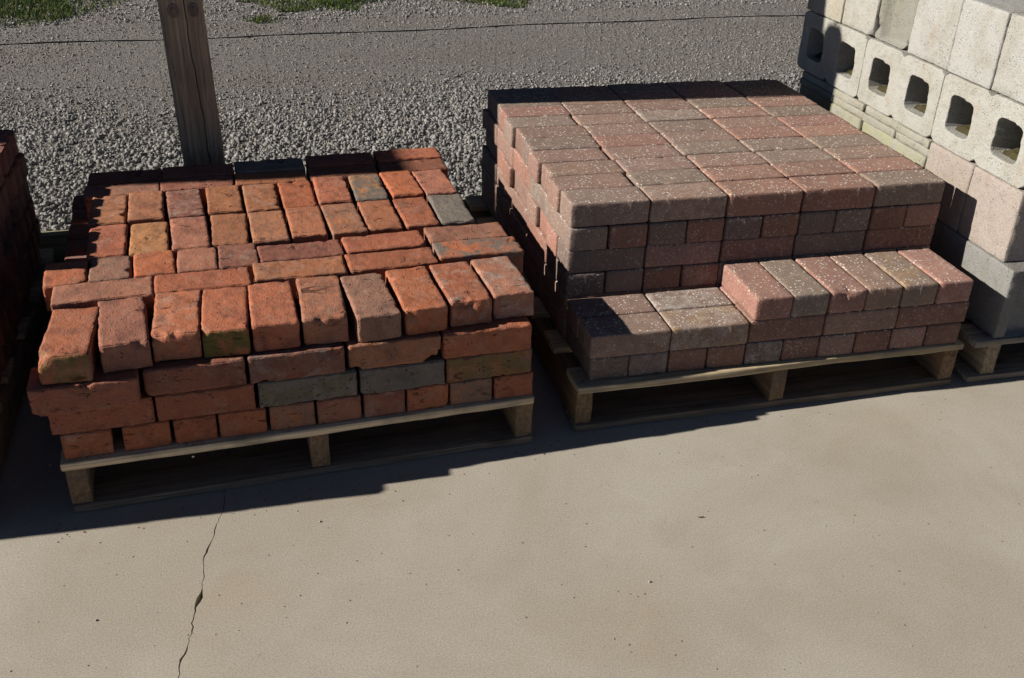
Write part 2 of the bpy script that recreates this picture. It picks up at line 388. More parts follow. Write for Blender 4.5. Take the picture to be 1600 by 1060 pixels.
def grass():
    rng = np.random.default_rng(21); X = []; 
    def patch(cx, cy, rx, ry, n):
        a = rng.uniform(0, 2*np.pi, n); r = np.sqrt(rng.uniform(0, 1, n))
        X.append(np.stack([cx+rx*r*np.cos(a)*(1+.25*np.sin(3*a+cx)), cy+ry*r*np.sin(a)*(1+.25*np.sin(4*a+cy))], 1))
    patch(-2.75, 5.10, 1.30, 1.15, 30000); patch(-2.05, 4.42, .42, .40, 5200)
    patch(.45, 5.14, 1.1, .92, 18000); patch(-.30, 4.42, .40, .26, 2200); patch(1.0, 4.72, .40, .35, 3000); patch(-.62, 3.99, .09, .07, 180); patch(-1.0, 5.27, 1.0, .6, 8000); patch(2.4, 5.87, 1.5, .7, 12000)
    P = np.concatenate(X); n = len(P)
    h = rng.uniform(.012, .042, n); w = rng.uniform(.0025, .005, n); a = rng.uniform(0, 2*np.pi, n); le = rng.uniform(.1, .9, n)*h; d = rng.uniform(0, 2*np.pi, n)
    z = ground_z(P[:, 0], P[:, 1])-.004
    A = np.stack([P[:,0]-w*np.cos(a), P[:,1]-w*np.sin(a), z], 1); B = np.stack([P[:,0]+w*np.cos(a), P[:,1]+w*np.sin(a), z], 1)
    C = np.stack([P[:,0]+le*np.cos(d), P[:,1]+le*np.sin(d), z+h], 1)
    me = mesh_np('grass', np.stack([A, B, C], 1).reshape(-1, 3), np.arange(3*n).reshape(n, 3), GRASS)
    at = me.attributes.new('shade', 'FLOAT', 'POINT'); at.data.foreach_set('value', np.repeat(rng.uniform(0, 1, n)**2, 3).astype(np.float32))
    kind(link('grass', me), 'stuff')
grass()

# ------------------------------------------------------------------ timber edging, net, wire, pipe, post
def plank_mesh(L, W, T, seed, mat=WOOD, r=.0025, rough=.0020, step=.04):
    """board with its length along x, centred, worn edges"""
    h = (L/2, W/2, T/2); r = min(r, T*.3)
    V, Q = lattice(axis(h[0], r, step), axis(h[1], r, max(.02, W/4)), axis(h[2], r, max(.02, T/2)))
    P, n, e = rounded(V, h, r)
    S = P+seed*1.37
    P = P+n*(vnoise(S*np.array([.3, 1, 1]), .02, seed)*rough)[:, None]
    P[:, 1] += vnoise(np.stack([S[:,0], S[:,0]*0+seed, S[:,0]*0], 1), .35, seed)*rough*1.5
    P = P-n*(e*np.maximum(0, vnoise(S, .03, seed+5))*.004)[:, None]
    return mesh_np('plank', P, Q, mat)
def edging():
    e = link('timber_edging', None, None, (0, edge_y(0)+.02, 0), math.atan(.05))
    tag(e, 'pale timber edging board holding back the gravel behind the pallets', 'edging')
    for i, (x0, x1) in enumerate(((-4.8, -2.41), (-2.40, .62), (.63, 3.2))):
        link('board', plank_mesh(x1-x0, .038, .105, 31+i, POSTW, .004), e, ((x0+x1)/2, 0, .0525), color=(.33, .30, .19))
edging()
def net():
    e = link('net_screen', None, None, (0, edge_y(0)+.030, 0), math.atan(.05))
    tag(e, 'fine dark mesh screen stretched behind the wooden post, gravel seen through it', 'screen')
    V = []; F = []
    def bar(a, b):
        k = len(V); (x0, y0, z0), (x1, y1, z1) = a, b
        V.extend([(x0,y0,z0),(x1,y0,z0),(x1,y1,z0),(x0,y1,z0),(x0,y0,z1),(x1,y0,z1),(x1,y1,z1),(x0,y1,z1)])
        for q in ((0,3,2,1),(4,5,6,7),(0,1,5,4),(1,2,6,5),(2,3,7,6),(3,0,4,7)): F.append(tuple(k+i for i in q))
    z = .108
    xs = np.linspace(-4.6, 3.1, 33)
    while z < 1.74:
        for a, b in zip(xs, xs[1:]): bar((a, -.0004, z), (b, .0004, z+.0012))
        z += .0026
    x = -4.6
    while x < 3.1:
        bar((x, -.0008, .106), (x+.0005, -.0004, 1.74)); x += .05
    kind(link('threads', mesh_np('threads', V, F, NET), e), 'stuff')
net()
def tube(name, pts, r, mat, n=8):
    V = []; F = []; P = [Vector(p) for p in pts]
    for i, p in enumerate(P):
        d = (P[min(i+1, len(P)-1)]-P[max(i-1, 0)]).normalized(); a = d.cross(Vector((0, 0, 1)))
        a = a.normalized() if a.length > 1e-4 else Vector((1, 0, 0)); b = a.cross(d)
        for k in range(n):
            t = 2*math.pi*k/n; V.append(p+r*(math.cos(t)*a+math.sin(t)*b))
    for i in range(len(P)-1):
        for k in range(n): F.append((i*n+k, i*n+(k+1) % n, (i+1)*n+(k+1) % n, (i+1)*n+k))
    F.append(tuple(range(n))[::-1]); F.append(tuple(range((len(P)-1)*n, len(P)*n)))
    return mesh_np(name, [tuple(v) for v in V], F, mat, True)
wp = [(x, edge_y(x)+.037, .662+.004*math.sin(x*2.1)+.002*math.sin(x*9)-(.02*max(0, -x-1)**2)) for x in np.linspace(-4.6, 3.1, 90)]
tag(link('wire', tube('wire', wp, .0018, WIRE, 6)), 'thin black wire running across behind the wooden post over the road', 'wire')
pp = [(x, edge_y(x)-.055, .020) for x in np.linspace(-2.6, .8, 12)]
tag(link('pipe', tube('pipe', pp, .018, PIPE, 14)), 'pale grey pipe lying along the foot of the timber edging', 'pipe')
pp = [(x, edge_y(x)-.105, .008) for x in np.linspace(-2.4, -.9, 8)]
tag(link('rod', tube('rod', pp, .007, PIPE, 10)), 'thin pale rod lying on the slab beside the grey pipe', 'rod')

def post():
    W = .057; nz = 150; na = 220; H = 1.74
    ang = np.linspace(0, 2*np.pi, na, endpoint=False); Z = np.concatenate([np.linspace(0, H-.05, nz), H-.05+.05*np.sin(np.linspace(.15, 1, 8)*np.pi/2)])
    V = []
    for k, z in enumerate(Z):
        c, s = np.cos(ang), np.sin(ang); m = (np.abs(c)**7+np.abs(s)**7)**(-1/7.)     # squared timber with soft corners
        taper = 1.0 if z <= H-.05 else math.sqrt(max(.0, 1-((z-(H-.05))/.05)**2))*.9+.1*0
        rr = W*m*max(taper, .02)
        # drying checks: grooves that wander down the faces (angles: front face is -pi/2)
        for a0, a1, z0, z1, dep, wd in ((-1.49, -1.31, .8, .33, .012, .022), (-2.42, -2.15, .8, .33, .005, .018), (-1.05, -1.10, .5, .0, .003, .02), (-1.80, -1.78, .7, .2, .0025, .018)):
            if z < 1.5:
                f = (z-z0)/(z1-z0); aa = a0+(a1-a0)*f+.025*math.sin(z*19+a0)+.018*math.sin(z*43+1)+.012*math.sin(z*97)
                d = np.abs((ang-aa+np.pi) % (2*np.pi)-np.pi)
                rr = rr-dep*np.clip(1-d/wd, 0, 1)
        P = np.stack([rr*c, rr*s, np.full(na, z)], 1)
        P[:, :2] *= (1+.018*vnoise(P*np.array([1, 1, .08])+3, .012, 3)[:, None])
        P[:, 0] += -.027*(z-.327); V.append(P)
    V = np.concatenate(V); F = []
    for k in range(len(Z)-1):
        for i in range(na): F.append((k*na+i, k*na+(i+1) % na, (k+1)*na+(i+1) % na, (k+1)*na+i))
    F.append(tuple(range((len(Z)-1)*na, len(Z)*na)))
    # the wood grain runs along local x: lay the mesh so and turn the object upright
    Vx = np.stack([V[:, 2], V[:, 1], -V[:, 0]], 1)
    o = link('wooden_post', mesh_np('wooden_post', Vx, F, POSTW), None, (-.855, .898, 0), color=(.325, .266, .188))
    o.rotation_euler = (Matrix.Rotation(math.radians(7), 3, 'Z') @ Matrix(((0, 0, -1), (0, 1, 0), (1, 0, 0)))).to_euler()
    tag(o, 'weathered squared wooden post with long drying cracks behind the red brick stack', 'post')
    for dx in (-.024, .028):                                  # round fixing heads set in rings near the top of the picture
        Vb = []; Fb = []; prof = ((.000, .006), (.004, .0055), (.0065, .003), (.0075, .0), (.010, .0), (.012, .003), (.014, .0015), (.016, -.004)); m = 20
        for r, hh in prof:
            for k in range(m): Vb.append((.0+r*1.25*math.sin(2*math.pi*k/m), -hh, r*math.cos(2*math.pi*k/m)))
        for i in range(len(prof)-1):
            for k in range(m): Fb.append((i*m+k, i*m+(k+1) % m, (i+1)*m+(k+1) % m, (i+1)*m+k))
        b = link('bolt_head', mesh_np('bolt_head', Vb, Fb, POSTW, True), o, color=(.19, .16, .13))
        b.location = (.765, -.0590, -dx+.0118); 
post()

# ------------------------------------------------------------------ pallets
def vary(c, rs, lo=.88, hi=1.12):
    f = rs.uniform(lo, hi); return tuple(x_*f*rs.uniform(.975, 1.025) for x_ in c)
NAIL = mesh_np('nail_head', [(.004*math.cos(k*math.pi/4), .004*math.sin(k*math.pi/4), z) for z in (-.001, .0006) for k in range(8)], [tuple(range(8, 16))]+[(k, (k+1) % 8, 8+(k+1) % 8, 8+k) for k in range(8)], STEEL)
def pallet(label, origin, rz, W, D, seed, cols, inset=0.0, deck_n=6, worn=None):
    rnd = random.Random(seed)
    e = link('pallet', None, None, (*origin, 0), rz); tag(e, label, 'pallet', 'wooden pallets under the stacks')
    bw = .095
    for i in range(deck_n):
        y = bw/2+i*(D-bw)/(deck_n-1)
        o = link('deck_board', plank_mesh(W, bw, .018, seed*20+i), e, (W/2+rnd.uniform(-.004, .004), y, .116), rnd.uniform(-.003, .003), color=vary(cols[0], rnd, .85, 1.1))
    for i, x in enumerate((inset+.021, W/2+.01, W-.021-inset)):
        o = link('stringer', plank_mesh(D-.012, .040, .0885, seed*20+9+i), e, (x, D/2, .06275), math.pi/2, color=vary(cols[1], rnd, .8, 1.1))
    for i, x in enumerate((inset+.021, W/2+.01, W-.021-inset)):
        for q in (-.022, .024):
            link('nail_head', NAIL, e, (x+rnd.uniform(-.004, .004), .048+q, .1252))
    for i in range(3):
        y = bw/2+i*(D-bw)/2
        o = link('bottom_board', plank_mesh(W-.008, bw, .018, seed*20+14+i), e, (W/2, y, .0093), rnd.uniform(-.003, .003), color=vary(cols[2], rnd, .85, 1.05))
    return e
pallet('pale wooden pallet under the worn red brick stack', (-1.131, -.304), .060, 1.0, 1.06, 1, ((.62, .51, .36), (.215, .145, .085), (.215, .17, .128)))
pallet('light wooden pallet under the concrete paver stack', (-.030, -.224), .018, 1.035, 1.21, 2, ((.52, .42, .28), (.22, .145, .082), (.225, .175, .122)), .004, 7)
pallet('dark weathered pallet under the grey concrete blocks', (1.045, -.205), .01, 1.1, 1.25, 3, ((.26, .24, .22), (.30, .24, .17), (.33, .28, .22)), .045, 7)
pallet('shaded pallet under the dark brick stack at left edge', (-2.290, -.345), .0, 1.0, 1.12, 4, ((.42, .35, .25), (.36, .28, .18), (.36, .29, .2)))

# ------------------------------------------------------------------ brick stack
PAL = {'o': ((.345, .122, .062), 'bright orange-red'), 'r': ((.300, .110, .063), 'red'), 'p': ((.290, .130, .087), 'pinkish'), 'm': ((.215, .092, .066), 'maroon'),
       'g': ((.172, .155, .134), 'grey'), 'b': ((.315, .136, .074), 'orange-brown'), 'y': ((.325, .158, .078), 'yellowish tan'), 'd': ((.205, .086, .058), 'dark red'), 'v': ((.265, .142, .102), 'greyish mauve')}
PAL = {k: ((c[0]*1.07, c[1]*1.01, c[2]*.97), n_) for k, (c, n_) in PAL.items()}
NEAR = .0050
def brick_mesh(L, W, T, seed, chips=(), wear=1.0, step=NEAR, corn=.0034, name='brick'):
    h = (L/2, W/2, T/2); r = corn
    V, Q = lattice(axis(h[0], r, step), axis(h[1], r, step), axis(h[2], r, step))
    P, n, e = rounded(V, h, r); rs = random.Random(seed); S = P+np.array([seed*.731, seed*.377, seed*.193])
    P = P+n*(vnoise(S, .045, seed)*.0011*wear+vnoise(S, .014, seed+1)*.0006*wear+vnoise(S, .0075, seed+2)*.0003*wear)[:, None]
    P = P-n*((e+.10*(e > 0))*(np.maximum(0, vnoise(S, .022, seed+3))*.006+np.maximum(0, vnoise(S, .011, seed+4)+.1)*.008)*wear)[:, None]
    P[:, 2] += rs.uniform(-.0016, .0016)*wear*np.cos(P[:, 0]/h[0]*1.5); P[:, 1] *= 1+rs.uniform(-.02, .02)*P[:, 0]/h[0]*wear
    cl = [(np.array(c), rr) for c, rr in chips]
    for _ in range(rs.choice((1, 2, 2, 3)) if wear > .5 else rs.choice((0, 0, 1))):
        ax = rs.choice((0, 1, 1, 1)); sg = [rs.choice((-1, 1)) for _ in range(3)]
        c = [sg[k]*h[k] for k in range(3)]; c[0 if ax else 1] *= rs.uniform(-1, 1)
        cl.append((np.array(c), rs.uniform(.006, .014)*(1 if wear > .5 else .7)))
    for c, rr in cl:
        d = np.linalg.norm((P-c), axis=1)+vnoise(S, .009, seed+9)*rr*.30
        k = np.clip(1-d/rr, 0, 1); inw = -c/np.linalg.norm(c/np.array(h))/np.array(h); inw = -np.sign(c)*np.abs(inw); inw = inw/np.linalg.norm(inw)
        P = P+inw[None]*(k*rr*.62)[:, None]
    me = mesh_np(name, P, Q, BRICK, False)
    return me
ORD = ['first', 'second', 'third', 'fourth', 'fifth', 'sixth', 'seventh', 'eighth', 'ninth', 'tenth']
BO = Vector((-1.131, -.30)); BTH = .060; BC, BS = math.cos(BTH), math.sin(BTH)
H0 = .125; BH = .0620
def bworld(a, b): return (BO.x+a*BC-b*BS, BO.y+a*BS+b*BC)
seedc = [100]
def put_brick(a, b, layer, along, key, label, L=.196, W=.0915, T=.0612, rz=0, chips=(), props=None, dz=0, z=None):
    seedc[0] += 1; rs = random.Random(seedc[0])
    me = brick_mesh(L, W, T, seedc[0], chips)
    x, y = bworld(a, b); col = vary(PAL[key][0], rs)
    o = link('brick', me, None, (x, y, H0+BH*(layer-1)+T/2+.0004+dz), BTH+rz+(math.pi/2 if along == 'y' else 0)+(math.pi if rs.random() < .0 else 0), col)
    o['burnt'] = 0.0; o['moss'] = 0.0; o['lime'] = 0.0
    rr = rs.random()
    if rr < .18: o['burnt'] = rs.uniform(.1, .35)
    if rs.random() < .15: o['lime'] = rs.uniform(.08, .3)
    for k, v in (props or {}).items(): o[k] = v
    return tag(o, label, 'brick', 'worn bricks stacked on the left pallet')
def pos_words(i, n):
    if i == 0: return 'leftmost'
    if i == n-1: return 'rightmost'
    if i < n/2: return ORD[i]+' from left'
    return ORD[n-1-i]+' from right'
# front row of headers (top layer); local x of a header brick points away from the camera
Fr = [(.051,.091,-.08,'r',.198),(.149,.113,.05,'p',.200),(.254,.123,-.06,'o',.190),(.349,.118,-.06,'r',.194),(.446,.121,-.03,'r',.196),(.548,.122,-.05,'b',.197),(.650,.112,.03,'v',.199),(.753,.119,.02,'o',.202),(.854,.126,.02,'r',.194),(.953,.136,.02,'p',.190)]
Fx = {0: (((-.095, .045, .030), .022),), 1: (((-.1, -.03, .03), .018),), 2: (((-.095, -.0, .0306), .014), ((-.095, .035, .0306), .018)), 3: (((-.097, .0457, .0306), .016),), 5: (((-.1, .01, .0306), .014),), 7: (((-.1, .04, .0306), .016),), 8: (((-.097, .02, .0306), .022), ((-.097, .0, .020), .018))}
Fp = {0: {'moss': .75, 'lime': .1, 'burnt': 0.0}, 1: {'burnt': .15}, 3: {'moss': .95, 'burnt': 0.0}, 6: {'burnt': .08, 'lime': .05}, 8: {'lime': .35}, 9: {'lime': .4, 'burnt': .3}}
for i, (a, b, rz, k, L) in enumerate(Fr):
    put_brick(a, b, 4, 'y', k, 'worn %s brick end-on in front top row of red stack, %s' % (PAL[k][1], pos_words(i, 10)), L=L, W=.0925, rz=rz, chips=Fx.get(i, ()), props=Fp.get(i), dz=.0006*(i % 3))
Sr = [(.108,.254,.02,'p'),(.312,.258,.0,'r'),(.522,.272,-.02,'b'),(.730,.271,0,'r'),(.940,.288,-.02,'o')]
for i, (a, b, rz, k) in enumerate(Sr):
    put_brick(a, b, 4, 'x', k, 'worn %s brick crosswise just behind the front end-on row, %s' % (PAL[k][1], pos_words(i, 5)), L=.203, W=.088, rz=rz, props={4: {'burnt': .95}, 2: {'lime': .15}, 0: {'burnt': .1}}.get(i, {'burnt': 0.0}), dz=.002, T=.063)
for i, (a, b, k) in enumerate([(.026,.366,'r'),(.118,.372,'v'),(.211,.375,'o'),(.304,.377,'p'),(.394,.378,'m')]):
    put_brick(a, b, 4, 'y', k, 'short worn %s brick, left half of third row, %s of five' % (PAL[k][1], pos_words(i, 5)), L=.122, W=.0885, rz=random.Random(i).uniform(-.03, .03))
for i, (a, b, k) in enumerate([(.535,.372,'m'),(.733,.379,'r'),(.937,.389,'p')]):
    put_brick(a, b, 4, 'x', k, 'worn %s brick crosswise in right half of third row, %s of three' % (PAL[k][1], ('leftmost', 'middle', 'rightmost')[i]), L=.192, W=.088, rz=(.0, .01, -.02)[i])
Br = 'rypbbbbbrg'
for i, k in enumerate(Br):
    a = .108+i*.0922; b = .517+.0032*i+random.Random(140+i).uniform(-.005, .005)
    put_brick(a, b, 4, 'y', k, 'worn %s brick end-on in fourth row of red stack top, %s' % (PAL[k][1], pos_words(i, 10)), L=.180+.01*random.Random(i+3).random(), W=.0855, rz=random.Random(40+i).uniform(-.04, .04),
              props={3: {'burnt': .1}, 6: {'burnt': .35}, 9: {'burnt': .7}, 1: {'moss': .15}}.get(i), dz=random.Random(i).uniform(0, .004))
Cr = 'bbmbborybp'; Cr = 'bbmbborYop'.replace('Y', 'y')
for i, k in enumerate(Cr):
    a = .104+i*.0930+random.Random(30+i).uniform(-.004, .004); b = .715+.0022*i+random.Random(160+i).uniform(-.006, .006)
    put_brick(a, b, 4, 'y', k, 'worn %s brick end-on in fifth row of red stack top, %s' % (PAL[k][1], pos_words(i, 10)), L=.178+.008*random.Random(i+5).random(), W=.0850, rz=random.Random(60+i).uniform(-.04, .04),
              props={7: {'burnt': 1.0, 'moss': .35}, 2: {'burnt': .2}}.get(i), dz=random.Random(i+9).uniform(.002, .008))
for j in range(2):
    for i, a in enumerate((.134, .322, .514, .712, .908)):
        k = ('pmbdd', 'ddgdr')[j][i]
        put_brick(a+(.006 if j else 0), .853+.089*j+.004*i, 4, 'x', k, 'worn %s brick crosswise in %s row of red stack, %s' % (PAL[k][1], ('second-to-last', 'rearmost')[j], pos_words(i, 5)),
                  L=.188, W=.0845, rz=random.Random(80+i+j*7).uniform(-.02, .02), dz=.001+.003*j)
# lower layers, front
for i, (a0, a1, k) in enumerate([(-.032,.171,'r'),(.176,.377,'d'),(.379,.578,'d'),(.583,.784,'b'),(.786,.988,'r')]):
    put_brick((a0+a1)/2, .052+(.0 if i else -.022), 3, 'x', k, 'worn %s brick lengthwise in front face, layer under top, %s' % (PAL[k][1], pos_words(i, 5)), L=a1-a0-.004, W=.095, props={3: {'burnt': .2}, 2: {'burnt': .3}}.get(i), rz=(.0, .0, .01, -.01, 0)[i],
              chips=((((-.09, -.047, -.03), .02), ((.09, -.047, -.03), .03)) if i == 3 else (((-.1, -.047, -.03), .014),) if i in (0, 1) else ()))
for i, (a0, a1, k) in enumerate([(-.010,.190,'r'),(.191,.389,'r'),(.393,.601,'g'),(.605,.792,'g'),(.794,.991,'b')]):
    put_brick((a0+a1)/2, .054, 2, 'x', k, 'worn %s brick lengthwise in front face, second lowest layer, %s' % (PAL[k][1] if i != 2 else 'mottled grey and red', pos_words(i, 5)), L=a1-a0-.004, W=.095, props={2: {'burnt': .2, 'moss': .5}, 3: {'burnt': .6}, 4: {'moss': .6, 'burnt': .5}}.get(i, {'burnt': .1}))
L1 = [(.005,.101,'o'),(.119,.215,'o'),(.219,.306,'o'),(.309,.406,'o'),(.409,.510,'b'),(.511,.608,'p'),(.610,.704,'d'),(.705,.800,'r'),(.801,.901,'b'),(.903,.997,'r')]
for i, (a0, a1, k) in enumerate(L1):
    put_brick((a0+a1)/2, .105, 1, 'y', k, 'worn %s brick end-on in bottom layer on pale pallet, %s' % (PAL[k][1], pos_words(i, 10)), L=.196, W=min(a1-a0-.003, .094), props={8: {'burnt': .6}, 4: {'burnt': .4}}.get(i, {'burnt': .05}))

def fill(name, boxes, mat, label_kind='stuff', color=(.25, .09, .06), r=.005, jit=.002):
    """the many hidden or barely seen pieces of a stack, joined"""
    AV = []; AF = []; k = 0; rs = random.Random(len(boxes))
    for (cx, cy_, cz, lx, ly, lz, rz) in boxes:
        h = (lx/2, ly/2, lz/2); V, Q = lattice((-h[0], -h[0]+r, h[0]-r, h[0]), (-h[1], -h[1]+r, h[1]-r, h[1]), (-h[2], -h[2]+r, h[2]-r, h[2]))
        P, n_, e_ = rounded(V, h, r); P = P+np.array([rs.uniform(-jit, jit), rs.uniform(-jit, jit), 0])
        c, s = math.cos(rz), math.sin(rz); X = P[:, 0]*c-P[:, 1]*s+cx; Y = P[:, 0]*s+P[:, 1]*c+cy_
        AV.append(np.stack([X, Y, P[:, 2]+cz], 1)); AF.append(Q+k); k += len(P)
    o = link(name, mesh_np(name, np.concatenate(AV), np.concatenate(AF), mat), color=color); o['kind'] = label_kind
    o['burnt'] = .3; o['moss'] = 0.0; o['lime'] = .1
    return o
bx = []
for layer in (1, 2, 3):
    for j in range(10):
        for i in range(5):
            if layer == 1:
                if j < 2: continue
                for q in (0, 1):
                    if (j % 2): continue
                    a, b = i*.2+.05+q*.1, .1*j+.1
                    x, y = bworld(a, b+.01); bx.append((x, y, H0+BH*.5, .092, .196, .0605, BTH))
            else:
                if j < 1: continue
                a, b = i*.198+.095, .1*j+.052
                if b > .97: continue
                x, y = bworld(a, b); bx.append((x, y, H0+BH*(layer-.5), .195, .092, .0605, BTH))
fill('stacked_bricks', bx, BRICK)

# ------------------------------------------------------------------ paver stack
PP = {'R': ((.285, .148, .112), 'red-brown'), 'M': ((.245, .152, .118), 'mauve-brown'), 'G': ((.222, .160, .128), 'grey-brown'), 'B': ((.255, .166, .126), 'tan-brown'), 'X': ((.335, .165, .125), 'bright salmon red'), 'C': ((.190, .136, .112), 'charcoal-brown'), 'O': ((.230, .120, .088), 'rust red')}
PLn, PWd, PT = .1955, .0936, .0594
def paver_mesh(seed, chips=()):
    h = np.array((PLn/2, PWd/2, PT/2)); r = .0050
    xs = axis(h[0], r, .0105); 
    for c in (-.05, .05):
        xs += [c-.0042, c-.002, c, c+.002, c+.0042]
    xs = sorted(set(round(x_, 5) for x_ in xs)); ys = sorted(set(axis(h[1], r, .0105)+[-.0042, -.002, .002, .0042])); zs = axis(h[2], r, .010)
    V, Q = lattice(xs, ys, zs); P, n, e = rounded(V, h, r); S = P+seed*1.713
    P = P+n*(vnoise(S, .02, seed)*.0005+vnoise(S, .007, seed+1)*.00035)[:, None]
    P = P-n*((e+.1*(e > 0))*np.maximum(0, vnoise(S, .010, seed+3))*.0030)[:, None]
    # spacer ribs on the sides
    side = (np.abs(n[:, 1]) > .9) & (V[:, 2] < h[2]-.006)
    rib = np.clip(1-np.minimum(np.abs(V[:, 0]-.05), np.abs(V[:, 0]+.05))/.0042, 0, 1)
    P[:, 1] += np.sign(V[:, 1])*side*np.clip(rib*2, 0, 1)*.0009
    end = (np.abs(n[:, 0]) > .9) & (V[:, 2] < h[2]-.006); rib = np.clip(1-np.abs(V[:, 1])/.0042, 0, 1)
    P[:, 0] += np.sign(V[:, 0])*end*np.clip(rib*2, 0, 1)*.0008
    rs = random.Random(seed); cl = [(np.array(c), rr) for c, rr in chips]
    if rs.random() < .6:
        ax = rs.choice((0, 1)); c = [rs.choice((-1, 1))*h[k] for k in range(3)]; c[ax] *= rs.uniform(-1, 1); cl.append((np.array(c), rs.uniform(.005, .010)))
    for c, rr in cl:
        d = np.linalg.norm(P-c, axis=1)+vnoise(S, .008, seed+9)*rr*.3; k = np.clip(1-d/rr, 0, 1)
        inw = -np.sign(c)/h*.03; inw = inw/np.linalg.norm(inw); P = P+inw[None]*(k*rr*.60)[:, None]
    return mesh_np('paver', P, Q, PAVER, False)
PM = [paver_mesh(500+i) for i in range(12)]
PCH = paver_mesh(540, (((-.0977, -.006, .0297), .024), ((-.0977, .020, .026), .020), ((-.0977, -.02, -.02), .014)))
DX, DY, PH = .2, .0964, .0599
rp = random.Random(77)
def put_paver(x, y, layer, along, key, label, me=None, props=None, sx=1.0, jit=1.0):
    me = me or rp.choice(PM)
    f = rp.choice((0, math.pi)) if me is not PCH else 0
    o = link('paver', me, None, (x+rp.uniform(-.0012, .0012)*jit, y+rp.uniform(-.0008, .0008)*jit, H0+PH*(layer-.5)+.0002+(rp.uniform(0, .0016) if layer == 6 else 0)), f+rp.uniform(-.006, .006)*jit+(math.pi/2 if along == 'y' else 0), vary(PP[key][0], rp))
    if sx != 1: o.scale = (1, sx, 1)
    o['lime'] = 0.0; o['ochre'] = 0.0
    if rp.random() < .12: o['lime'] = rp.uniform(.08, .2)
    for k, v in (props or {}).items(): o[k] = v
    return tag(o, label, 'paver', 'concrete pavers stacked on the middle pallet')
TOP = ['GBRRG', 'MGRRR', 'MMMGM', 'MMGGG', 'GRMRR', 'MMGMR', 'GMGRG', 'RMMGR', 'GMRRM', 'CRGMC']
colw = ('leftmost', 'second from left', 'middle', 'second from right', 'rightmost')
xoff = [0, -.005, .006, -.004, .003, .008, -.003, .005, .009, .012]
for j in range(10):
    roww = 'front' if j == 0 else 'rearmost' if j == 9 else ORD[j]
    for i in range(5):
        k = TOP[j][i]
        put_paver(.1+DX*i+(xoff[j] if i == 0 else xoff[j]*.3), DY*(j+.5)*(1+(0, -.005, .006, .010, -.006)[i]*min(1, j))+(0 if j in (0, 9) else rp.uniform(-.0022, .0022)), 6, 'x', k, 'speckled %s paver in top layer, %s row, %s' % (PP[k][1], roww, colw[i]))
core = []
used = []
rk = random.Random(5)
for layer in (5, 4, 3, 2, 1):
    lw = {5: 'second', 4: 'third', 3: 'fourth', 2: 'fifth', 1: 'bottom'}[layer]
    if layer % 2:                                          # headers
        for j in range(5):
            for i in range(10):
                x, y = .05+.1*i, DY*2*(j+.5)
                if layer == 5 and j == 0 or layer == 3 and j == 0 and i < 4:
                    k = 'GOCOCOCCOR'[i] if layer == 5 else 'CCOO'[i]
                    put_paver(x, y, layer, 'y', k, '%s paver end-on in tall stack front, %s layer down, %s' % (PP[k][1], lw, pos_words(i, 10)), sx=1.02)
                elif i == 0 and layer >= 3:
                    k = rk.choice('RMGR'); put_paver(x+rk.uniform(-.003, .004), y, layer, 'y', k, '%s paver on sunlit left side, %s layer down, %s from front' % (PP[k][1], lw, ORD[j]), sx=1.02)
                else: core.append((x, y, H0+PH*(layer-.5), .0985, .192, .0594, 0))
    else:
        for j in range(10):
            for i in range(5):
                x, y = .1+DX*i, DY*(j+.5)
                if layer == 4 and j == 0:
                    k = 'CMOCO'[i]; put_paver(x, y, layer, 'x', k, '%s paver lengthwise in tall stack front, third layer down, %s' % (PP[k][1], colw[i]))
                elif i == 0 and layer == 4:
                    k = rk.choice('RMGRM'); put_paver(x+xoff[j]+rk.uniform(-.002, .002), y, layer, 'x', k, '%s paver end on sunlit left side, third layer down, %s from front' % (PP[k][1], ORD[j]))
                else: core.append((x, y, H0+PH*(layer-.5), .198, .0955, .0594, 0))
# the low step in front
for i in range(10):
    k = 'CCOOCOMORO'[i]
    if i == 4: k = 'C'
    put_paver(.053+.0985*i, -.103, 1, 'y', k, '%s paver end-on in bottom layer of low front step, %s' % (PP[k][1], pos_words(i, 10)), props={4: {'lime': .25}, 8: {'lime': .12}}.get(i), sx=1.01)
for j in range(2):
    for i in range(5):
        k = ('MBOMO', 'MGRMR')[j][i]
        y = -.152+j*.0985+(.0 if i > 1 else -.004)
        x = .101+.199*i
        put_paver(x, y, 2, 'x', k, '%s paver lengthwise in low front step, %s row, %s' % (PP[k][1], ('front', 'back')[j], colw[i]), props={(0, 0): {'lime': .12}, (0, 1): {'lime': .3, 'ochre': .18}, (1, 1): {'lime': .45}}.get((j, i)))
for i in range(6):
    k = 'RGRMGX'[i]
    put_paver(.4525+.0975*i+.001*(i > 3), -.103, 3, 'y', k, '%s sunlit paver atop low front step, %s%s' % (PP[k][1], pos_words(i, 6), ', front edge chipped' if i == 2 else ''), me=PCH if i == 2 else None, props={4: {'ochre': .25}, 5: {'lime': .15}}.get(i), sx=1.005)
o = fill('stacked_pavers', core, PAVER, color=(.24, .15, .115), r=.004, jit=.0012); o['ochre'] = 0.0

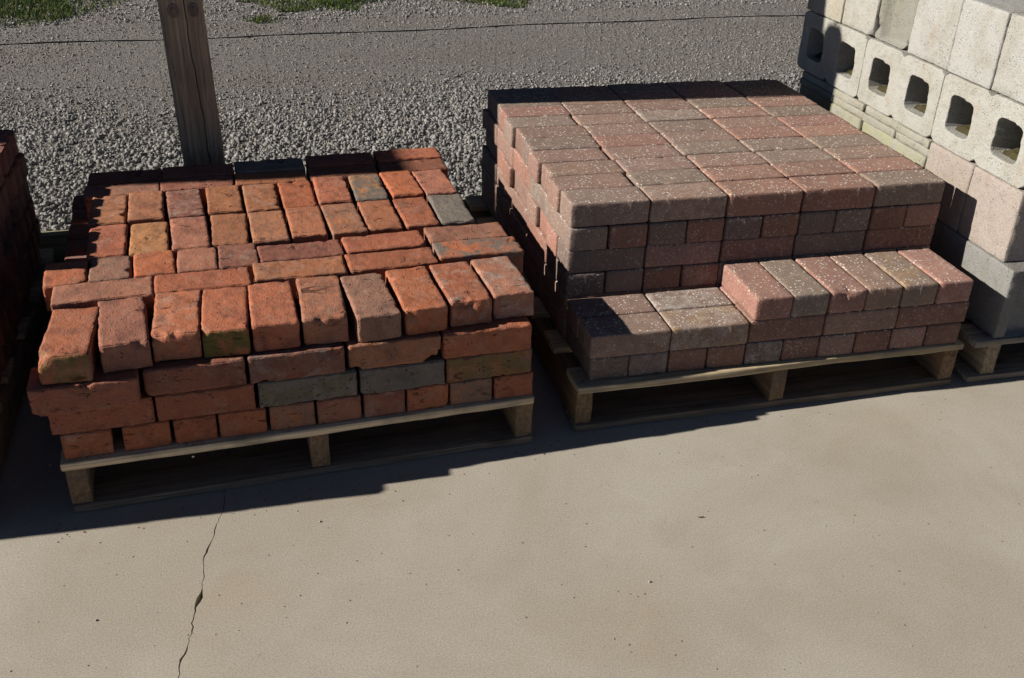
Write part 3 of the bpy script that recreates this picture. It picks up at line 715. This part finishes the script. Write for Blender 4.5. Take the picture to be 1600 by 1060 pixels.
# ------------------------------------------------------------------ concrete blocks
def hollow_mesh(L, Hh, D, seed, holes=2, hw=.100, hh=.098, notch=False, round_=6.5, chips=()):
    """block: length L along x, height Hh along z, depth D along y; cores run through along y"""
    N = 40; V = []; F = []; cw = L/holes
    rs = random.Random(seed)
    def ring(c, y, s, k):
        out = []
        for q in range(N):
            t = 2*math.pi*(q+.5)/N
            cx, cz = math.cos(t), math.sin(t)
            if s == 'o':
                m = 1/max(abs(cx)/(cw/2), abs(cz)/(Hh/2)); out.append((c+cx*m, y, cz*m))
            else:
                m = (abs(cx/(hw/2))**round_+abs(cz/(hh/2))**round_)**(-1/round_)
                m *= 1+rs.uniform(-.012, .012)
                if cz > .2 and (cx > .3 if k % 2 else cx > .1): m *= .93          # sloping top corner of the core
                out.append((c+cx*m*(1.02 if y > 0 else 1), y, cz*m*(1.02 if y > 0 else 1)))
        return out
    for k in range(holes):
        c = -L/2+cw*(k+.5); b = len(V)
        st = rs.getstate(); A = ring(c, -D/2, 'o', k); Bf = ring(c, -D/2, 'i', k); Cf = ring(c, D/2, 'i', k); Df = ring(c, D/2, 'o', k)
        mid = [tuple(A[q][z]*.5+Bf[q][z]*.5 for z in range(3)) for q in range(N)]
        V += A+mid+Bf+Cf+Df
        for q in range(N):
            r = (q+1) % N
            for u in range(4): F.append((b+u*N+q, b+u*N+r, b+(u+1)*N+r, b+(u+1)*N+q))
        # outer shell quads front ring -> back ring except inside the joint
        for q in range(N):
            r = (q+1) % N
            t0 = A[q]; t1 = A[r]
            if holes == 2 and ((k == 0 and t0[0] > -1e-6 and t1[0] > -1e-6) or (k == 1 and t0[0] < 1e-6 and t1[0] < 1e-6)): continue
            F.append((b+q, b+4*N+q, b+4*N+r, b+r))
    bm = bmesh.new(); bv = [bm.verts.new(v) for v in V]; 
    for f in F: bm.faces.new([bv[i] for i in f])
    bmesh.ops.remove_doubles(bm, verts=bm.verts, dist=1e-5); bmesh.ops.recalc_face_normals(bm, faces=bm.faces)
    ed = [e for e in bm.edges if len(e.link_faces) == 2 and e.calc_face_angle(0) > .9]
    bmesh.ops.bevel(bm, geom=ed, offset=.003, segments=2, affect='EDGES', profile=.6)
    me = bpy.data.meshes.new('concrete_block'); bm.to_mesh(me); bm.free()
    P = np.zeros(len(me.vertices)*3, dtype=np.float32); me.vertices.foreach_get('co', P); P = P.reshape(-1, 3).astype(float)
    S = P+seed*.77; P = P+np.stack([vnoise(S+k*3, .018, seed+k) for k in range(3)], 1)*.0014
    me.vertices.foreach_set('co', P.astype(np.float32).ravel()); me.update(); me.materials.append(BLOCK); return me
def solid_mesh(lx, ly, lz, seed, recess=None, chips=(), r=.004, step=.012, name='concrete_block', wear=1.0):
    """solid looking block; recess=(axis sign, width, depth): vertical groove in one end"""
    h = (lx/2, ly/2, lz/2); V, Q = lattice(axis(h[0], r, step), axis(h[1], r, step), axis(h[2], r, step)); P, n, e = rounded(V, h, r); S = P+seed*.913
    P = P+n*(vnoise(S, .03, seed)*.0008+vnoise(S, .011, seed+1)*.0007)[:, None]*wear
    P = P-n*((e+.1*(e > 0))*np.maximum(0, vnoise(S, .016, seed+3))*.006*wear)[:, None]
    if recess:
        ax, sg, wd, dp = recess; other = 1-ax
        on = (n[:, ax]*sg > .9); prof = np.clip((wd/2-np.abs(V[:, other]))/.022, 0, 1); prof = prof*prof*(3-2*prof)
        P[:, ax] -= sg*on*prof*dp
    for c, rr in chips:
        c = np.array(c); d = np.linalg.norm(P-c, axis=1)+vnoise(S, .012, seed+9)*rr*.35; k = np.clip(1-d/rr, 0, 1)
        inw = -np.sign(c); inw = inw/np.linalg.norm(inw); P = P+inw[None]*(k**.6*rr*.8)[:, None]
    return mesh_np(name, P, Q, BLOCK)
GB = 'concrete blocks stacked on the right pallet'
BXF = 1.10
def put_block(me, loc, label, color, rz=0, moss=0.0, name='concrete_block', cat='concrete block', group=GB):
    o = link(name, me, None, loc, rz, color); o['moss'] = moss
    return tag(o, label, cat, group)
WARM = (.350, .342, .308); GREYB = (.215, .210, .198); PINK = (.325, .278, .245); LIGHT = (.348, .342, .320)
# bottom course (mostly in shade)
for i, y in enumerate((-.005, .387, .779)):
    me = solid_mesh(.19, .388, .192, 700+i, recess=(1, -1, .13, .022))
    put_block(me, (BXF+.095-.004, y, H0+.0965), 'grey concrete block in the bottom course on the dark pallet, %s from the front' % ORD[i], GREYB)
z2 = .3185
for i, (y0, y1) in enumerate(((-.150, .043), (.046, .236))):
    put_block(solid_mesh(.39, y1-y0, .186, 710+i), (BXF+.195, (y0+y1)/2, z2+.0935), 'pinkish concrete block end beside the pavers, %s of the two under hollow blocks' % ('nearer', 'farther')[i], PINK)
sy_ = [(.240, .404), (.407, .581), (.584, .765), (.768, .985)]
for k in range(5):
    zb = z2+(0, .0466, .0932, .1398, .1632)[k]; th_ = (.0460, .0460, .0460, .0228, .0228)[k]
    for i, (y0, y1) in enumerate(sy_):
        off = .012*((k+1) % 2)*(-1 if i % 2 else 1)
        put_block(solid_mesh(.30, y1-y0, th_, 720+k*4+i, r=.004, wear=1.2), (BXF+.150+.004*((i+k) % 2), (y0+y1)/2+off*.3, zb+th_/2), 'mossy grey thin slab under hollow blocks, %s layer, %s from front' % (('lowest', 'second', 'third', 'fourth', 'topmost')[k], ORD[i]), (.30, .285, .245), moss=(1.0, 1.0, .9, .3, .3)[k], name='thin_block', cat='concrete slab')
z3 = .5075
for i, y in enumerate((.050, .4395, .828)):
    me = hollow_mesh(.387, .187, .19, 750+i)
    put_block(me, (BXF+.095, y, z3+.0945), 'cream hollow concrete block with two open cores facing left, %s' % ('nearest of three', 'middle of three', 'farthest of three partly shaded')[i], WARM, rz=-math.pi/2)
def core_shade_dirt(cy_, seed):
    """dark dirt and moss mound in a block core, in some only to darken it"""
    rs_ = random.Random(seed); nx_, ny_ = 12, 9; V = []
    for i in range(nx_+1):
        for j in range(ny_+1):
            u = i/nx_; v = j/ny_; hgt = (.008+.030*u)*(.6+.5*math.sin(v*math.pi))*rs_.uniform(.6, 1.3) if 0 < i else .0005
            V.append((BXF+.028+.156*u+rs_.uniform(-.003, .003), cy_-.046+.092*v, z3+.0470+hgt))
    F = [(i*(ny_+1)+j, (i+1)*(ny_+1)+j, (i+1)*(ny_+1)+j+1, i*(ny_+1)+j+1) for i in range(nx_) for j in range(ny_)]
    return mesh_np('core_shade_dirt', V, F, DARK_SOIL)
for i, y in enumerate((-.047, .147, .343, .536, .731, .925)):  # dirt belongs in every second core; repeated in all to darken the hollows
    o = link('core_shade_moss', core_shade_dirt(y, 60+i)); tag(o, 'dark dirt and dead moss, partly added to darken hollow block core, %s core from front' % ORD[i], 'moss', 'dirt in the block cores, partly added to darken them')
fb = []
for i, y in enumerate((.050, .4395, .828)): fb.append((BXF+.30, y, z3+.0945, .19, .387, .187, 0))
for i, y in enumerate((-.005, .387, .779)): fb.append((BXF+.30, y, H0+.0965, .19, .386, .190, 0))
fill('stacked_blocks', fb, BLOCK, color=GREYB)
z4 = .6975
db = [(-.322, -.133), (-.130, .061), (.064, .243), (.247, .436), (.440, .617), (.622, .799), (.803, 1.018)]
dc = [LIGHT, LIGHT, LIGHT, LIGHT, (.23, .222, .195), (.35, .338, .302), (.365, .34, .288)]
dl = ['pale concrete block at the right picture edge, nearest in upper course', 'pale concrete block in upper course with brown corner, second nearest', 'pale concrete block in upper course above the nearest gap of hollow blocks', 'pale concrete block in upper course, right neighbour of the dark recessed block', 'dark grey recessed and broken concrete block in the upper course', 'pale concrete block in upper course, left neighbour of the dark recessed block', 'farthest pale concrete block in upper course, partly shaded']
for i, (y0, y1) in enumerate(db):
    rec = (0, -1, .145, .026) if i == 4 else None
    ch = (((-.195, -(y1-y0)/2, -.095), .03), ((-.195, (y1-y0)/2, -.06), .02)) if i == 4 else (((-.195, -(y1-y0)/2, -.095), .02),) if i == 5 else ()
    put_block(solid_mesh(.39, y1-y0, .189, 780+i, recess=rec, chips=ch, step=.010), (BXF+.195+(.008 if i == 4 else .003*(i % 2)), (y0+y1)/2, z4+.095), dl[i], dc[i], moss=.12 if i == 4 else 0.0)

# ------------------------------------------------------------------ dark stack at the left edge
LO = Vector((-2.285, -.395)); LE = .985
def lworld(a, b): return (LO.x+a, LO.y+b)
def cored_mesh(seed):
    bm = bmesh.new(); L, W, T = .196, .092, .0605; N = 20; V = []; F = []
    for k in range(3):
        c = -L/2+L/3*(k+.5)
        rings = []
        for z in (T/2, -T/2):
            o_, i_ = [], []
            for q in range(N):
                t = 2*math.pi*(q+.5)/N; cx, cz = math.cos(t), math.sin(t); m = 1/max(abs(cx)/(L/6), abs(cz)/(W/2)); o_.append((c+cx*m, cz*m, z)); i_.append((c+.017*cx, .022*cz, z))
            rings.append((o_, i_))
        seq = [rings[0][0], rings[0][1], rings[1][1], rings[1][0]]; b = len(V)
        for s_ in seq: V += s_
        for q in range(N):
            r = (q+1) % N
            for u in range(3): F.append((b+u*N+q, b+u*N+r, b+(u+1)*N+r, b+(u+1)*N+q))
            xm = (rings[0][0][q][0]+rings[0][0][r][0])/2
            if k < 2 and xm > c+L/6-1e-6 or k > 0 and xm < c-L/6+1e-6: continue
            F.append((b+3*N+q, b+3*N+r, b+r, b+q))
    bv = [bm.verts.new(v) for v in V]
    for f in F: bm.faces.new([bv[i] for i in f])
    bmesh.ops.remove_doubles(bm, verts=bm.verts, dist=1e-5); bmesh.ops.recalc_face_normals(bm, faces=bm.faces)
    ed = [e for e in bm.edges if len(e.link_faces) == 2 and e.calc_face_angle(0) > .9]
    bmesh.ops.bevel(bm, geom=ed, offset=.0025, segments=2, affect='EDGES')
    me = bpy.data.meshes.new('cored_brick'); bm.to_mesh(me); bm.free(); me.materials.append(BRICK); return me
CM = cored_mesh(1)
lf = []
for layer in range(1, 7):
    bmin = 2 if layer == 6 else 0
    for j in range(5 if layer < 6 else 5):
        b = .10+.212*j+.06
        if layer == 6 and b < .5: continue
        rs = random.Random(layer*10+j)
        x, y = lworld(LE-.046+rs.uniform(-.012, .012)-(.008 if layer > 4 else 0), b)
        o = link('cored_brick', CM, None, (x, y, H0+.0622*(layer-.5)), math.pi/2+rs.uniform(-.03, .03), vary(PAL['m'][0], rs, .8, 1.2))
        o['burnt'] = .2; o['moss'] = 0.0; o['lime'] = 0.0
        tag(o, 'dark red cored brick in leftmost stack, %s layer up, %s from front' % (ORD[layer-1], ORD[j if layer < 6 else j]), 'brick', 'cored bricks stacked at the left picture edge')
        for i in range(9):
            if i % 1 == 0:
                x, y = lworld(LE-.145-.097*i, b)
                if lworld(0, 0)[0] < x-.04: lf.append((x, y, H0+.0622*(layer-.5), .092, .196, .0605, 0))
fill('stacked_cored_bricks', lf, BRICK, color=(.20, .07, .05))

# added unseen column further left, stands in to shade the back red bricks
bm_t = solid_mesh(.19, .39, .189, 900)
for i in range(9):
    o = link('added_shade_block', bm_t, None, (-3.0, .757, .0955+.19*i), math.pi/2+.01*((i % 3)-1), GREYB); o['moss'] = 0.0
    tag(o, 'concrete block of unseen shade column added left of all pallets, %s from ground' % ORD[i], 'concrete block', 'blocks of the added shade column, unseen at left')

# ------------------------------------------------------------------ small debris on the slab
rs = random.Random(9)
n = 160
dx = np.array([rs.uniform(-1.3, 1.6) for _ in range(n)]); dy = np.array([rs.uniform(-1.15, -.33) for _ in range(n)]); ds = np.array([rs.uniform(.0012, .0034) for _ in range(n)])
dx[0], dy[0], ds[0] = -.030, -.738, .006; dx[1], dy[1], ds[1] = -.638, -.431, .005; dx[2], dy[2], ds[2] = -1.053, -.627, .005
rng = np.random.default_rng(3); V = []; F = []
for i in range(n):
    P = ICO_V*ds[i]*rng.uniform(.7, 1.3, (len(ICO_V), 3)); P[:, 2] *= .7; P = P+np.array([dx[i], dy[i], ds[i]*.22]); F.append(ICO_F+i*len(ICO_V)); V.append(P)
me = mesh_np('grit', np.concatenate(V), np.concatenate(F), GRIT)
kind(link('slab_grit', me), 'stuff')
n = 90; V = []; F = []
for i in range(n):
    a = rs.uniform(-.03, 1.03); b = rs.choice((-1, 1, 1)); sz = rs.uniform(.0018, .0048)
    x_, y_ = bworld(a, rs.gauss(-.05, .035) if b > 0 else rs.uniform(-.002, .012)); zz = .0 if b > 0 else .1252
    if b > 0 and y_ > bworld(a, -.006)[1]: continue
    P = ICO_V*sz*rng.uniform(.6, 1.4, (len(ICO_V), 3)); P[:, 2] *= .7; F.append(ICO_F+len(V)*len(ICO_V)); V.append(P+np.array([x_, y_, zz+sz*.25]))
o = link('brick_crumbs', mesh_np('brick_crumbs', np.concatenate(V), np.concatenate(F), BRICK), color=PAL['r'][0]); o['burnt'] = 0.0; o['moss'] = 0.0; o['lime'] = 0.0
kind(o, 'stuff')
tw = [(.138, -.574, .002), (.144, -.577, .003), (.152, -.576, .002)]
tag(link('twig', tube('twig', tw, .0010, STEEL, 6)), 'tiny dark twig lying on the sunlit concrete in front of the pavers', 'twig')
